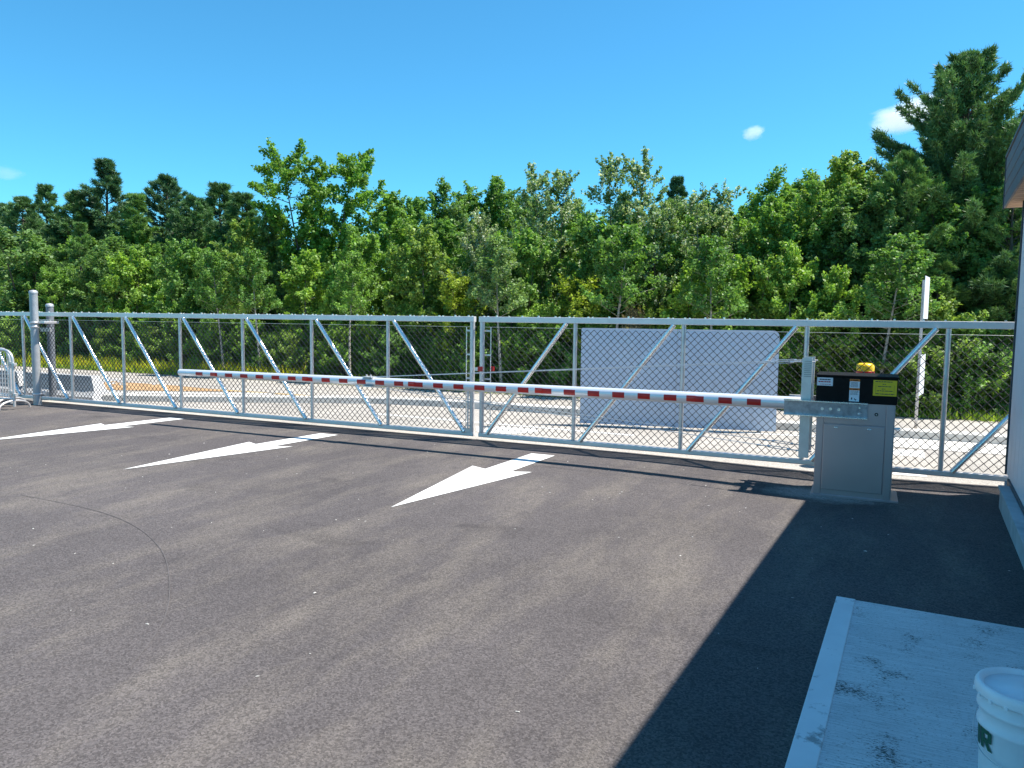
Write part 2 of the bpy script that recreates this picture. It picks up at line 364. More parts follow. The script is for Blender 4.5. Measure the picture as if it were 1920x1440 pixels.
for i in range(4):
    z0 = EZ + i * .1375
    MB().box(EX, EX + .028, -7.4, EY, z0 + .005, z0 + .1325, .004).build('fascia_board', 'fascia', bl)
    MB().box(EX + .03, 7.6, EY - .028, EY, z0 + .005, z0 + .1325, .004).build('fascia_board', 'fascia', bl)
MB().box(EX - .012, EX + .03, -7.4, EY + .012, ET, ET + .03).build('roof_edge', 'trim', bl)
MB().box(EX - .008, EX + .012, EY - .02, EY + .008, EZ, ET).build('corner_bead', 'trim', bl)
for i in range(34):
    y1 = EY - .05 - i * .135
    MB().box(EX + .02, 3.2, y1 - .12, y1, EZ + .002, EZ + .022, .004).build('soffit_slat', 'soffit', bl)

bl.rotation_euler.z = R(-3.8); bl.location.x = 1.305            # the building stands slightly askew to the gate
# concrete slab and bucket
sl = MB().box(-.10, 1.2, .5, 5.04, -.03, .06, .012).build('concrete_slab', 'slab')
tag(sl, 'pale broom-finished concrete slab in the building shade', 'concrete slab')
bm_ = MB(); bm_.box(-.098, .01, .51, 5.035, .055, .064, .003)
_c = Matrix.Translation((-.10, 4.97, 0)); sl.matrix_basis = _c @ Matrix.Rotation(R(-3.1), 4, 'Z') @ _c.inverted()
bb = bm_.build('slab_border', 'slab_border'); bb.parent = sl; bb['label'] = 'smooth trowelled edge band of the slab'
BX, BY, BZ = .585, 3.2, .06
bk = thing('bucket', (BX, BY, BZ), 'white plastic pail with lid standing on the concrete slab', 'bucket')
MB().lathe([(0, .0), (.125, .0), (.130, .01), (.139, .225), (.147, .232), (.147, .245), (.140, .25), (.141, .292), (.15, .297), (.15, .31), (.142, .314), (.143, .375), (.0, .375)], (BX, BY, BZ), 48).build('body', 'bucket', bk)
MB().lathe([(.144, .348), (.157, .348), (.160, .356), (.160, .378), (.154, .390), (.143, .391), (.134, .382), (.128, .368), (.118, .364), (.112, .368), (.108, .365), (0, .365)], (BX, BY, BZ), 56).build('lid', 'bucket', bk)
MB().lathe([(.0, .38), (.014, .38), (.017, .366), (.024, .366), (.026, .375), (.03, .365)], (BX + .06, BY - .02, BZ), 20).build('pour_cap', 'bucket', bk)
hd = MB(); pts = []
for i in range(25):                    # wire handle hanging down against the side
    a = R(150) + (R(340) - R(150)) * i / 24; s = math.sin(math.pi * i / 24)
    pts.append((BX + .156 * math.cos(a), BY + .156 * math.sin(a), BZ + .255 - .125 * s ** .8))
hd.tube(pts, .0022, 6); hd.build('handle', 'cable', bk)
for i in range(18):
    a = 2 * math.pi * i / 18
    MB().box(-.006, .006, -.003, .003, 0, .012).build('lid_tab', 'bucket', bk).matrix_basis = Matrix.Translation((BX + .161 * math.cos(a), BY + .161 * math.sin(a), BZ + .345)) @ Matrix.Rotation(a + 1.57, 4, 'Z')
# printed letters wrapped round the pail: I then R
def on_pail(u, v, a0):                 # u metres round, v metres up
    r = .1335 + .0385 * 0 + (v) * .04 + .0012; a = a0 + u / .137
    return (BX + r * math.cos(a), BY + r * math.sin(a), BZ + v)
def letter(polys, a0, v0, name):
    mb = MB()
    for poly in polys:
        nseg = len(poly); mb.add([on_pail(x, v0 + y, a0) for x, y in poly], [tuple(range(nseg))])
    mb.build(name, 'bucket_print', bk)
def strip(x0, x1, y0, y1, sl=0, nx=4): return [[(x0 + (x1 - x0) * i / nx, y0), (x0 + (x1 - x0) * (i + 1) / nx, y0), (x0 + (x1 - x0) * (i + 1) / nx, y1), (x0 + (x1 - x0) * i / nx, y1)] for i in range(nx)]
va = math.atan2(-BY, -BX)              # side towards the camera
LH = .075; v0 = .155
letter(strip(-.030, -.006, 0, LH), va - R(62), v0, 'letter_i')
Rp = strip(0, .018, 0, LH, nx=2) + strip(.018, .04, LH - .017, LH, nx=3) + strip(.018, .04, LH - .05, LH - .034, nx=3) + strip(.036, .053, LH - .045, LH - .006, nx=3) \
    + [[(.020, LH - .05), (.038, LH - .05), (.058, 0), (.038, 0)]]
letter(Rp, va - R(62), v0, 'letter_r')

# ------------------------------------------------------------------ sliding gates
def chain(x0, x1, z0, z1, y, rad=.0068, a=.0485):
    nk = int((x1 - x0) / a); nz = int((z1 - z0) / a); V = []; F = []
    ang = [(math.cos(2.094 * q), math.sin(2.094 * q)) for q in range(3)]
    for k in range(nk):
        xl = x0 + k * a; base = len(V)
        for j in range(nz + 1):
            side = (j + k) % 2; x = xl + (a if side else 0); z = z0 + j * (z1 - z0) / nz; dy = .003 * (1 if side else -1)
            for cx, cy in ang: V.append((x + rad * cx, y + dy + rad * cy, z))
        for j in range(nz):
            for q in range(3):
                b0 = base + j * 3; F.append((b0 + q, b0 + (q + 1) % 3, b0 + 3 + (q + 1) % 3, b0 + 3 + q))
    return V, F
def gate(name, x0, x1, ups, endpost, lean, label, extra=0):
    g = thing(name, ((x0 + x1) / 2, YG, 0), label, 'gate', 'two sliding gate leaves meeting in the middle')
    MB().box(x0, x1, YG - .04, YG + .04, 1.725, 1.805, .006).build('top_rail', 'alu_rail', g)
    MB().box(x0, x1, YG - .035, YG + .035, .05, .115, .012).build('bottom_rail', 'alu_rail', g)
    for i, x in enumerate(ups):
        wide = .036 if x == endpost else .028
        MB().tube([(x, YG - .01, .116), (x, YG - .01, 1.724)], wide, 14, False).build('upright', 'galv', g)
    for i in range(len(ups) - 1):
        a, b = ups[i], ups[i + 1]
        if lean < 0: p, q = (a + .13, YG - .045, 1.722), (b - .11, YG - .045, .112)
        else: p, q = (a + .11, YG - .045, .112), (b - .12, YG - .045, 1.722)
        MB().tube([p, q], .031, 14).build('diagonal_brace', 'alu', g)
    V, F = chain(x0 + .03, x1 - .03, .125, 1.64, YG + .035)
    o = MB().add(V, F).build('chain_link_mesh', 'wire', g); o['kind'] = 'stuff'; o['label'] = 'dark diamond chain link mesh'
    MB().tube([(x0, YG + .035, 1.655), (x1, YG + .035, 1.655)], .003, 5).build('tension_wire', 'cable', g)
    bt = MB(); x = x0 + .08; rr = random.Random(int(x0 * 10) + 99)
    while x < x1:
        bt.box(x - .011, x + .011, YG - .03, YG - .008, 1.805, 1.805 + rr.uniform(.010, .022)); 
        if rr.random() < .5: bt.box(x + .05, x + .068, YG - .02, YG, 1.805, 1.816)
        x += rr.uniform(.19, .3)
    o = bt.build('rail_bolt', 'alu', g); o['kind'] = 'stuff'
    ex = endpost + (.12 if lean > 0 else -.12)
    MB().tube([(ex, YG + .03, .12), (ex, YG + .03, 1.65)], .008, 8).build('tension_bar', 'alu', g)
    for z in (.2, .55, .9, 1.25, 1.6):
        MB().box(min(ex, endpost) + .0, max(ex, endpost), YG + .02, YG + .032, z - .012, z + .012).build('tension_band', 'galv', g)
    return g
UL = [-18.5, -17.02, -15.54, -14.07, -12.59, -11.11, -9.63, -8.15, -6.67, -5.2]
UR = [-5.04, -3.61, -2.13, -.65, .83, 2.31]
gl = gate('sliding_gate', -19.2, -5.165, UL, -5.2, -1, 'long left gate leaf with braces falling to the right')
gr = gate('sliding_gate', -5.085, 3.0, UR, -5.04, 1, 'right gate leaf with braces rising to the right behind the cabinet')
MB().box(-5.13, -5.05, YG - .06, YG - .03, 1.02, 1.07).build('latch_plate', 'galv', gl)
MB().box(-5.075, -5.0, YG - .085, YG - .061, 1.015, 1.085, .006).build('latch_reflector', 'red', gr)
MB().box(-4.93, -4.87, YG + .03, YG + .055, 1.015, 1.085, .006).build('latch_reflector', 'red', gr)
MB().tube([(-5.33, YG - .06, .75), (-5.27, YG - .06, .75), (-5.24, YG - .06, .72), (-5.24, YG - .06, .16)], .012, 8).build('drop_rod', 'galv', gl)
MB().box(-5.36, -5.2, YG - .05, YG - .036, .12, .17).build('corner_gusset', 'galv', gl)

# posts at the left end
def steelpost(loc, h, r, label, mat='post'):
    x, y = loc; t = thing('gate_post', (x, y, 0), label, 'post', 'round steel posts at the left end of the gate')
    MB().tube([(x, y, -.05), (x, y, h - .03)], r, 24).build('shaft', mat, t)
    MB().lathe([(r + .006, h - .06), (r + .006, h - .02), (r * .8, h), (0, h + .012)], (x, y, 0), 24).build('cap', 'post', t)
    return t
gp = steelpost((-14.62, 9.42), 2.22, .072, 'tall thick round steel post in front of the gate, far left')
for z in (1.52, 1.60, .21): MB().lathe([(.072, z - .02), (.083, z - .016), (.083, z + .016), (.072, z + .02)], (-14.62, 9.42, 0), 24).build('clamp_band', 'galv', gp)
MB().box(-14.58, -14.36, 9.44, 9.74, 1.585, 1.63, .006).build('guide_bracket', 'galv', gp)
MB().tube([(-14.80, 9.50, .21), (-14.66, 9.50, .21)], .05, 16).build('guide_roller', 'galv', gp)
MB().tube([(-14.60, 9.52, .21), (-14.48, 9.52, .21)], .05, 16).build('guide_roller', 'galv', gp)
g2 = steelpost((-15.2, 10.12), 1.98, .07, 'shorter round steel post behind the gate, far left', 'post_shaded')
for z in (1.45, 1.62): MB().box(-15.36, -15.04, 10.0, 10.03, z - .04, z + .04).build('roller_plate', 'galv', g2)

# ------------------------------------------------------------------ barrier operator cabinet
CX0, CX1, CF, CB = -.44, .30, 8.56, 9.06
cab = thing('barrier_operator', (CABX, CABY, -.06), 'stainless barrier operator cabinet with black top in front of the gate', 'barrier operator')
zb = -.045
MB().box(CX0 - .03, CX1 + .07, CF - .02, CB + .04, -.08, zb + .008, .003).build('base_plate', 'stainless', cab)
MB().box(CX0, CX1, CF, CB, zb + .008, .955).build('body', 'stainless', cab)
MB().box(CX0 + .075, CX1 - .085, CF - .016, CF - .0005, .02, .715, .005).build('door', 'stainless', cab)
MB().box(CX0 + .075, CX1 - .085, CF - .006, CF - .0005, .722, .95, .003).build('upper_panel', 'stainless', cab)
for x in (CX0 + .002, CX1 - .079): MB().box(x, x + .068, CF - .008, CF - .0005, zb + .01, .95, .003).build('corner_strip', 'stainless', cab)
for x in (-.245, .07):
    MB().box(x - .02, x + .02, CF - .026, CF - .0165, .672, .69, .004).build('door_latch', 'alu', cab)
MB().tube([(.128, CF - .0055, .84), (.128, CF - .016, .84)], .017, 16).build('key_lock', 'black', cab)
MB().tube([(.128, CF - .015, .84), (.128, CF - .018, .84)], .007, 12).build('lock_core', 'galv', cab)
hd = MB().box(CX0 - .014, CX1 + .014, CF - .022, CB + .014, .945, 1.215, .012).build('hood', 'black', cab)
MB().box(CX0 - .02, CX1 + .02, CF - .03, CB + .02, 1.212, 1.232, .006).build('hood_lid', 'black', cab)
fy = CF - .0225
def label(name, x0, x1, z0, z1, mat, lines):
    o = MB().box(x0, x1, fy - .0016, fy - .0002, z0, z1).build(name, mat, cab)
    for mt, a, b, c, d in lines:
        MB().box(x0 + (x1 - x0) * a, x0 + (x1 - x0) * b, fy - .0024, fy - .0018, z0 + (z1 - z0) * c, z0 + (z1 - z0) * d).build('print', mt, o).matrix_parent_inverse = Matrix.Identity(4)
    return o
rl = random.Random(5)
def text_rows(mt, x0, x1, zs, hgt, words=4):
    out = []
    for z in zs:
        x = x0 + rl.uniform(0, .06); e = x1 - rl.uniform(0, .12)
        while x < e:
            wd = rl.uniform(.05, .16); out.append((mt, x, min(x + wd, e), z, z + hgt)); x += wd + .025
    return out
label('maker_label', CX0 - .008, CX0 + .145, 1.115, 1.20, 'label_white', text_rows('ink', .12, .95, (.70,), .13) + text_rows('inkred', .06, .98, (.42,), .14) + text_rows('inkred', .2, .9, (.14,), .06))
label('warning_label', -.135, -.040, 1.0 - .035, 1.195, 'label_white', [('label_orange', 0, 1, .90, 1), ('label_orange', 0, 1, .50, .60), ('ink', .1, .2, .925, .975), ('ink', .1, .2, .525, .575), ('ink', .3, .85, .93, .97), ('ink', .3, .85, .53, .57)] + text_rows('ink', .08, .92, (.84, .80, .75, .70, .65), .018) + text_rows('ink', .08, .92, (.45, .40, .35, .30), .018) + [('ink', .2, .32, .08, .17), ('ink', .5, .58, .08, .14), ('ink', .58, .72, .05, .1)])
label('instruction_label', .085, .302, 1.035, 1.195, 'label_yellow', text_rows('ink', .08, .92, (.88, .10), .05) + text_rows('ink', .36, .62, (.72, .42), .045) + text_rows('ink', .14, .86, (.58, .30), .045) + [('ink', .11, .117, .2, .68), ('ink', .883, .89, .2, .68)])

# ------------------------------------------------------------------ barrier arm
AY = 8.83
arm = thing('boom_barrier', (-.35, AY, .88), 'long lowered white barrier arm with red stripes across the gate', 'barrier arm')
xt, xr = -10.06, -.60
def az(x): return .885 - .035 * ((xr - x) / (xr - xt)) ** 1.6
def ar(x): return .072 - .018 * (xr - x) / (xr - xt)
px_ = [xr + (xt - xr) * i / 20 for i in range(21)]
MB().tube([(x, AY, az(x)) for x in px_], [ar(x) for x in px_], 24).build('boom', 'armwhite', arm)
MB().tube([(xt + .001, AY, az(xt)), (xt - .02, AY, az(xt))], [ar(xt) * 1.03, ar(xt) * .9], 24).build('end_cap', 'black', arm)
def patch(x0, x1, a0, a1, lift, name, mat):
    mb = MB(); vs = []; fs = []; na = 5
    for i in range(3):
        x = x0 + (x1 - x0) * i / 2
        for j in range(na + 1):
            a = R(a0 + (a1 - a0) * j / na); r = ar(x) + lift; vs.append((x, AY - r * math.cos(a), az(x) + r * math.sin(a)))
    for i in range(2):
        for j in range(na): fs.append((i * (na + 1) + j, (i + 1) * (na + 1) + j, (i + 1) * (na + 1) + j + 1, i * (na + 1) + j + 1))
    return mb.add(vs, fs, True).build(name, mat, arm)
x = -1.18
while x > xt + .2:
    patch(x, x + .15, -34, 24, .0015, 'red_stripe', 'red'); x -= .314
for x in (-9.27, -7.44, -5.6, -3.71, -1.8):
    patch(x - .055, x + .05, -26, 24, .012, 'marker_lamp', 'led')
# yoke: two channels either side of the cabinet joined by a cross tube
for yy, sgn in ((8.515, -1), (9.105, 1)):
    ch = MB(); ya, yb = (yy - .05, yy + .024) if sgn < 0 else (yy - .024, yy + .05)
    web = yb if sgn < 0 else ya
    ch.box(-.765, .045, web - .004, web + .004, .792, .955)
    fl = MB()
    if sgn < 0: fl.box(-.765, .045, ya, web - .004, .946, .955); fl.box(-.765, .045, ya, web - .004, .792, .801)
    else: fl.box(-.765, .045, web + .004, yb, .949, .955); fl.box(-.765, .045, web + .004, yb, .792, .798)
    ch.build('yoke_channel', 'channel', arm); fl.build('channel_flange', 'alu', arm)  # brighter flanges on a darker web: sunlit edges put into the colours
    for bx, bz in ((-.385, .872), (-.305, .875), (-.225, .872), (-.03, .90)):
        MB().tube([(bx, web - sgn * -.004, bz), (bx, web + sgn * .018, bz)], .017 if bx < -.1 else .01, 6, smooth=False).build('bolt', 'alu', arm)
    MB().lathe([(0, 0), (.019, 0), (.019, .006), (0, .007)], (0, 0, 0), 14).build('pivot_boss', 'galv', arm).matrix_basis = Matrix.Translation((-.03, web + sgn * .004, .838)) @ Matrix.Rotation(R(90 if sgn < 0 else -90), 4, 'X')
MB().tube([(-.70, 8.545, .90), (-.70, 9.09, .90)], .035, 14).build('cross_tube', 'armwhite', arm)
for bx in (-.735, -.55): MB().box(bx - .03, bx + .03, 8.546, 9.088, .80, .808).build('cross_plate', 'galv', arm)
# cable posts and cables
for yy, dz in ((8.60, 0), (9.02, .02)):
    ps = MB(); xa, xb = -.605, -.505
    ps.box(xa, xb, yy - .025, yy - .019, .33 + dz, 1.395)
    ps.box(xa, xa + .006, yy - .019, yy + .04, .33 + dz, 1.395); ps.box(xb - .006, xb, yy - .019, yy + .04, .33 + dz, 1.395)
    ps.build('cable_post', 'galv', arm)
    if dz == 0:
        for k in range(9): MB().box(xa + .022, xb - .006, yy - .0275, yy - .0255, 1.20 + k * .02, 1.2035 + k * .02).build('post_slot', 'trim', arm)
    for z in (1.355, .40): MB().tube([(xa - .03, yy, z), (xb + .03, yy, z)], .008, 8).build('eye_bolt', 'galv', arm)
    s = -1 if dz == 0 else 1
    for z in (1.355, .40):
        A = Vector((xa - .03, yy, z)); B = Vector((-6.31, AY + s * .05, az(-6.31) + (.065 if z > 1 else -.065)))
        MB().tube([A.lerp(B, .075), B], .0042, 6).build('stay_cable', 'cable', arm)
        tb = MB(); d = (B - A).normalized(); L = (B - A).length
        tb.tube([A, A + d * .06], .006, 6); tb.tube([A + d * .06, A + d * .09], .013, 8)
        up = Vector((0, 0, 1)); tb.tube([A + d * .09 + up * .011, A + d * .26 + up * .011], .0045, 6); tb.tube([A + d * .09 - up * .011, A + d * .26 - up * .011], .0045, 6)
        tb.tube([A + d * .26, A + d * .29], .013, 8); tb.tube([A + d * .29, A + d * .36], .006, 6)
        tb.tube([A + d * .36, A + d * .40], .011, 8); tb.tube([A + d * .40, A + d * .075 * L], .005, 6)
        tb.build('turnbuckle', 'cable', arm)
MB().box(-6.42, -6.26, AY - .07, AY + .07, az(-6.3) + .058, az(-6.3) + .072).build('cable_clamp', 'galv', arm)
MB().box(-6.42, -6.26, AY - .07, AY + .07, az(-6.3) - .072, az(-6.3) - .058).build('cable_clamp', 'galv', arm)
for x in (-6.30, -6.37): MB().tube([(x, AY - .03, az(x) + .07), (x, AY - .03, az(x) + .1)], .012, 8).build('clamp_bolt', 'galv', arm)

# ------------------------------------------------------------------ beyond the gate
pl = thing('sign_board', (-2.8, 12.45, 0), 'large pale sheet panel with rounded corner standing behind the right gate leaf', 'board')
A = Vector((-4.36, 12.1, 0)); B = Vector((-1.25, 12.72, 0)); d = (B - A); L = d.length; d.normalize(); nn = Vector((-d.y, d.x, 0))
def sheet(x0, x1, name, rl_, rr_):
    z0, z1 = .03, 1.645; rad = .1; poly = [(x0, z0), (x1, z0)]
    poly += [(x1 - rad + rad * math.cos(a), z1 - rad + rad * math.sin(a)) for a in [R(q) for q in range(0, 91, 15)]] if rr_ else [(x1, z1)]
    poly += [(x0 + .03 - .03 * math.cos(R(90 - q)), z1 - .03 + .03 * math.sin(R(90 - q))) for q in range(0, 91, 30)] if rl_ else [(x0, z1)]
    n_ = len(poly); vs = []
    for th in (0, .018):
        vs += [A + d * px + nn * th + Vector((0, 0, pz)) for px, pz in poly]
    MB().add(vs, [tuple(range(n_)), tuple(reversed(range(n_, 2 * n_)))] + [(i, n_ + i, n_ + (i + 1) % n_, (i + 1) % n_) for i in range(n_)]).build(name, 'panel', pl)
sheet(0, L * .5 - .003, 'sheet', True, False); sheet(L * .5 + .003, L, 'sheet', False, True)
for s in (.25, L * .5, L - .25):
    p = A + d * s + nn * .06; MB().box(p.x - .035, p.x + .035, p.y - .03, p.y + .035, -.01, 1.55).build('back_post', 'galv', pl)
bo = thing('bollard', (.005, 10.42, 0), 'yellow domed bollard with red band behind the cabinet', 'bollard')
MB().lathe([(.105, -.02), (.105, 1.2), (.104, 1.235), (.095, 1.262), (.07, 1.277), (0, 1.283)], (.005, 10.42, 0), 32).build('sleeve', 'yellow', bo)
MB().lathe([(.105, 1.158), (.1075, 1.16), (.1075, 1.178), (.105, 1.18)], (.005, 10.42, 0), 32).build('reflective_band', 'red', bo)
sg = thing('street_sign', (.78, 13.6, 0), 'slim perforated post with two white plates seen edge-on', 'sign')
ps = MB(); ps.box(.755, .759, 13.57, 13.62, -.02, 2.47); ps.box(.759, .80, 13.616, 13.62, -.02, 2.47); ps.build('post', 'galv', sg)
for k in range(44): MB().box(.7535, .7548, 13.589, 13.601, .25 + k * .05, .272 + k * .05).build('post_hole', 'trim', sg)
for z0, z1 in ((1.86, 2.52), (.66, 1.30)):
    mb = MB(); mb.box(-.003, .003, -.30, .30, z0, z1, .002)
    o = mb.build('sign_plate', 'label_white', sg); o.matrix_basis = Matrix.Translation((.825, 13.6, 0)) @ Matrix.Rotation(R(-9.5), 4, 'Z')
# grey precast blocks at the far left behind the gate
def block(x0, x1, y0, label):
    prof = [(0, 0), (.0, .08), (.10, .2), (.16, .50), (.34, .50), (.40, .2), (.50, .08), (.50, 0)]
    n_ = len(prof); vs = [(x0, y0 + p, z) for p, z in prof] + [(x1 - .55 * z, y0 + p, z) for p, z in prof]
    o = MB().add(vs, [tuple(range(n_)), tuple(reversed(range(n_, 2 * n_)))] + [(i, (i + 1) % n_, n_ + (i + 1) % n_, n_ + i) for i in range(n_)]).build('concrete_block', 'greyblock')
    return tag(o, label, 'concrete block', 'grey precast blocks behind the gate')
block(-16.6, -14.2, 10.3, 'grey precast block with sloped end beside the short round post')
block(-19.6, -16.64, 10.3, 'grey precast block behind the crowd barriers, cut by the left edge')

# crowd barriers
def crowd(x, y, ang, label):
    t = thing('crowd_barrier', (x, y, 0), label, 'crowd barrier', 'steel crowd barriers at the left edge')
    L = 2.3; zt, zl, r = 1.10, .20, .024
    def P(u, z): return (x - u * math.cos(ang), y - u * math.sin(ang), z)
    pts = [P(.0, .06), P(.0, .90)] + [P(.2 - .2 * math.cos(a), .90 + .2 * math.sin(a)) for a in [R(q) for q in (15, 30, 45, 60, 75, 90)]]
    pts += [P(L - .2, zt)] + [P(L - .2 + .2 * math.sin(a), .90 + .2 * math.cos(a)) for a in [R(q) for q in (15, 30, 45, 60, 75, 90)]] + [P(L, .06)]
    MB().tube(pts, r, 12).build('frame', 'galv', t)
    MB().tube([P(.02, zl), P(L - .02, zl)], r * .8, 10).build('lower_rail', 'galv', t)
    for i in range(1, 17): MB().tube([P(i * L / 17, zl), P(i * L / 17, zt - .01 if 1 < i < 16 else zt - .07)], .0085, 8).build('infill_bar', 'galv', t)
    for u in (.0, L):
        c = Vector(P(u, 0)); dn = Vector((-math.sin(ang), math.cos(ang), 0)); pp = []
        for k in range(13):
            a = math.pi * k / 12; pp.append(c + dn * (-.31 * math.cos(a)) + Vector((0, 0, .02 + .15 * math.sin(a) ** .8)))
        MB().tube(pp, .02, 8).build('bridge_foot', 'galv', t)
    for z in (.28, .84):
        MB().box(-.035, .035, -.03, .03, -.025, .025, .004).build('hook', 'galv', t).matrix_basis = Matrix.Translation(P(-.03, z)) @ Matrix.Rotation(ang, 4, 'Z')
    return t
crowd(-14.17, 8.70, R(8), 'steel crowd barrier nearest the lot, its arched foot in full view')
crowd(-14.72, 8.98, R(8), 'steel crowd barrier standing behind the nearest one')

# ------------------------------------------------------------------ trees
def tris_mesh(name, V, F, tint, mat):
    me = bpy.data.meshes.new(name); nv = len(V); nf, k = F.shape
    me.vertices.add(nv); me.vertices.foreach_set('co', V.astype(np.float32).ravel())
    me.loops.add(nf * k); me.loops.foreach_set('vertex_index', F.astype(np.int32).ravel())
    me.polygons.add(nf); me.polygons.foreach_set('loop_start', np.arange(0, nf * k, k, dtype=np.int32))
    a = me.attributes.new('tint', 'FLOAT', 'FACE'); a.data.foreach_set('value', tint.astype(np.float32))
    me.materials.append(mat); me.update(calc_edges=True); return me
def unit(a): return a / np.maximum(np.linalg.norm(a, axis=-1, keepdims=True), 1e-6)
def leaf_quads(rg_, P, out, L, W, upb=.35):
    n_ = len(P); nrm = unit(rg_.normal(size=(n_, 3)) * .8 + out * .55 + np.array([0, 0, upb]))
    a = unit(np.cross(nrm, rg_.normal(size=(n_, 3)))); b = np.cross(nrm, a)
    sz_ = rg_.uniform(.55, 1.35, (n_, 1)); l = L * sz_ * rg_.uniform(.85, 1.15, (n_, 1)); w_ = W * sz_ * rg_.uniform(.75, 1.15, (n_, 1))
    V = np.stack([P - a * l * .5, P + b * w_ * .5 + nrm * w_ * .14 - a * l * .05, P + a * l * .5 - nrm * l * .08, P - b * w_ * .5 + nrm * w_ * .14 - a * l * .05], 1).reshape(-1, 3)
    return V, np.arange(n_ * 4).reshape(-1, 4)
PROFS = {
    'ovoid': [(0, .25), (.10, .62), (.3, .95), (.5, 1), (.7, .85), (.86, .55), (.95, .28), (1, .05)],
    'column': [(0, .4), (.1, .7), (.35, 1), (.6, .9), (.8, .6), (.93, .3), (1, .05)],
    'fan': [(0, .0), (.3, .1), (.42, .45), (.6, .9), (.8, 1), (.93, .75), (1, .3)],
    'airy': [(0, .3), (.15, .75), (.4, 1), (.6, .95), (.78, .68), (.9, .42), (1, .12)],
    'bush': [(0, .8), (.2, 1), (.55, .95), (.8, .6), (1, .15)]}
def branch_tube(mb, pts, r0, r1, n=5):
    k = len(pts); mb.tube(pts, [r0 + (r1 - r0) * i / (k - 1) for i in range(k)], n, False)
def broadleaf(seed, prof, h, rad, nleaf, nl, leafL, crad, low=.08, mat='leaf', tr=.07, bark='bark', stems=1, spread=.16, upsw=.75):
    rg_ = np.random.default_rng(seed); ra = random.Random(seed); pt, pr = zip(*PROFS[prof]); mb = MB(); cents = []; wts = []
    for s in range(stems):
        lean = Vector((ra.uniform(-.06, .06) + (s - (stems - 1) / 2) * spread, ra.uniform(-.06, .06), 1)); tp = []
        for i in range(9):
            t = i / 8; tp.append(Vector((lean.x * h * t * .9 + .06 * math.sin(3.1 * t + seed), lean.y * h * t * .9 + .05 * math.cos(4.3 * t + seed), t * h * .93)))
        branch_tube(mb, tp, tr * (1 if stems == 1 else .7), .008, 7)
        for i in range(nl // stems):
            t = low + (1 - low) * ((i + ra.random()) / (nl // stems)); tz = low * .6 + t * (1 - low * .6)
            R_ = rad * np.interp(t, pt, pr) * ra.uniform(.55, 1.1) / (1 if stems == 1 else 1.25)
            ang = i * 2.4 + ra.uniform(-.5, .5)
            end = Vector((math.cos(ang) * R_, math.sin(ang) * R_, 0)); k = min(7.99, max(.2, (tz - .16 * (1 - t)) / .93 * 8)); b0 = tp[int(k)].lerp(tp[min(8, int(k) + 1)], k - int(k))
            axis = tp[min(8, int(tz / .93 * 8))] if tz < .93 else tp[8]
            e = Vector((axis.x, axis.y, 0)) + end; e.z = min(h * 1.0, h * tz)
            if e.z < b0.z: e.z = b0.z + .1
            mid = b0.lerp(e, .5) + Vector((0, 0, -.06 * R_ + .05)); branch_tube(mb, [b0, mid, e], max(.008, .26 * tr * (1 - t * .6)), .004, 4)
            ld = (e - b0).normalized()
            for q in (.22, .38, .52, .66, .78, .9, 1.0):
                pb = b0.lerp(e, q) + Vector((ra.gauss(0, .05), ra.gauss(0, .05), ra.gauss(0, .05))) * rad
                tv = (ld * .55 + Vector((0, 0, upsw)) + Vector((ra.gauss(0, .42), ra.gauss(0, .42), ra.gauss(0, .3)))).normalized() * ra.uniform(.22, .62) * (.45 + .32 * rad)
                cents.append(pb[:] + (pb + tv)[:]); wts.append((.55 + q * .6) * (.5 + tv.length))
                if q > .3 and ra.random() < .45: mb.tube([pb, pb + tv], .0045, 3, False)
        for i in range(7):
            pb = tp[8 - i // 4].lerp(tp[7], ra.random() * .8); tv = Vector((ra.gauss(0, .16), ra.gauss(0, .16), ra.uniform(.25, .6))) * (.6 + .2 * rad)
            cents.append(pb[:] + (pb + tv)[:]); wts.append(.6); mb.tube([pb, pb + tv], .004, 3, False)
    cents = np.array(cents); wts = np.array(wts); wts /= wts.sum()
    idx = rg_.choice(len(cents), nleaf, p=wts); uu = rg_.uniform(0, 1, (nleaf, 1)) ** .8
    off = unit(rg_.normal(size=(nleaf, 3))) * rg_.uniform(0, 1, (nleaf, 1)) ** .5 * crad * (1.05 - .55 * uu)
    P = cents[idx, :3] * (1 - uu) + cents[idx, 3:] * uu + off; P[:, 2] = np.maximum(P[:, 2], .03)
    cc = np.array([0, 0, h * .5]); out = unit((P - cc) * np.array([1, 1, .4]))
    V, F = leaf_quads(rg_, P, out, leafL, leafL * .72)
    ct = rg_.uniform(0, 1, len(cents))
    tint = np.clip(.55 * rg_.uniform(0, 1, nleaf) + .45 * ct[idx], 0, 1)
    crown = tris_mesh('crown', V, F, tint, M[mat])
    tm = mb.build('trunk', bark); tme = tm.data; bpy.data.objects.remove(tm)
    return dict(h=float(np.percentile(P[:, 2], 99.9)), r=rad, crown=crown, trunk=tme)
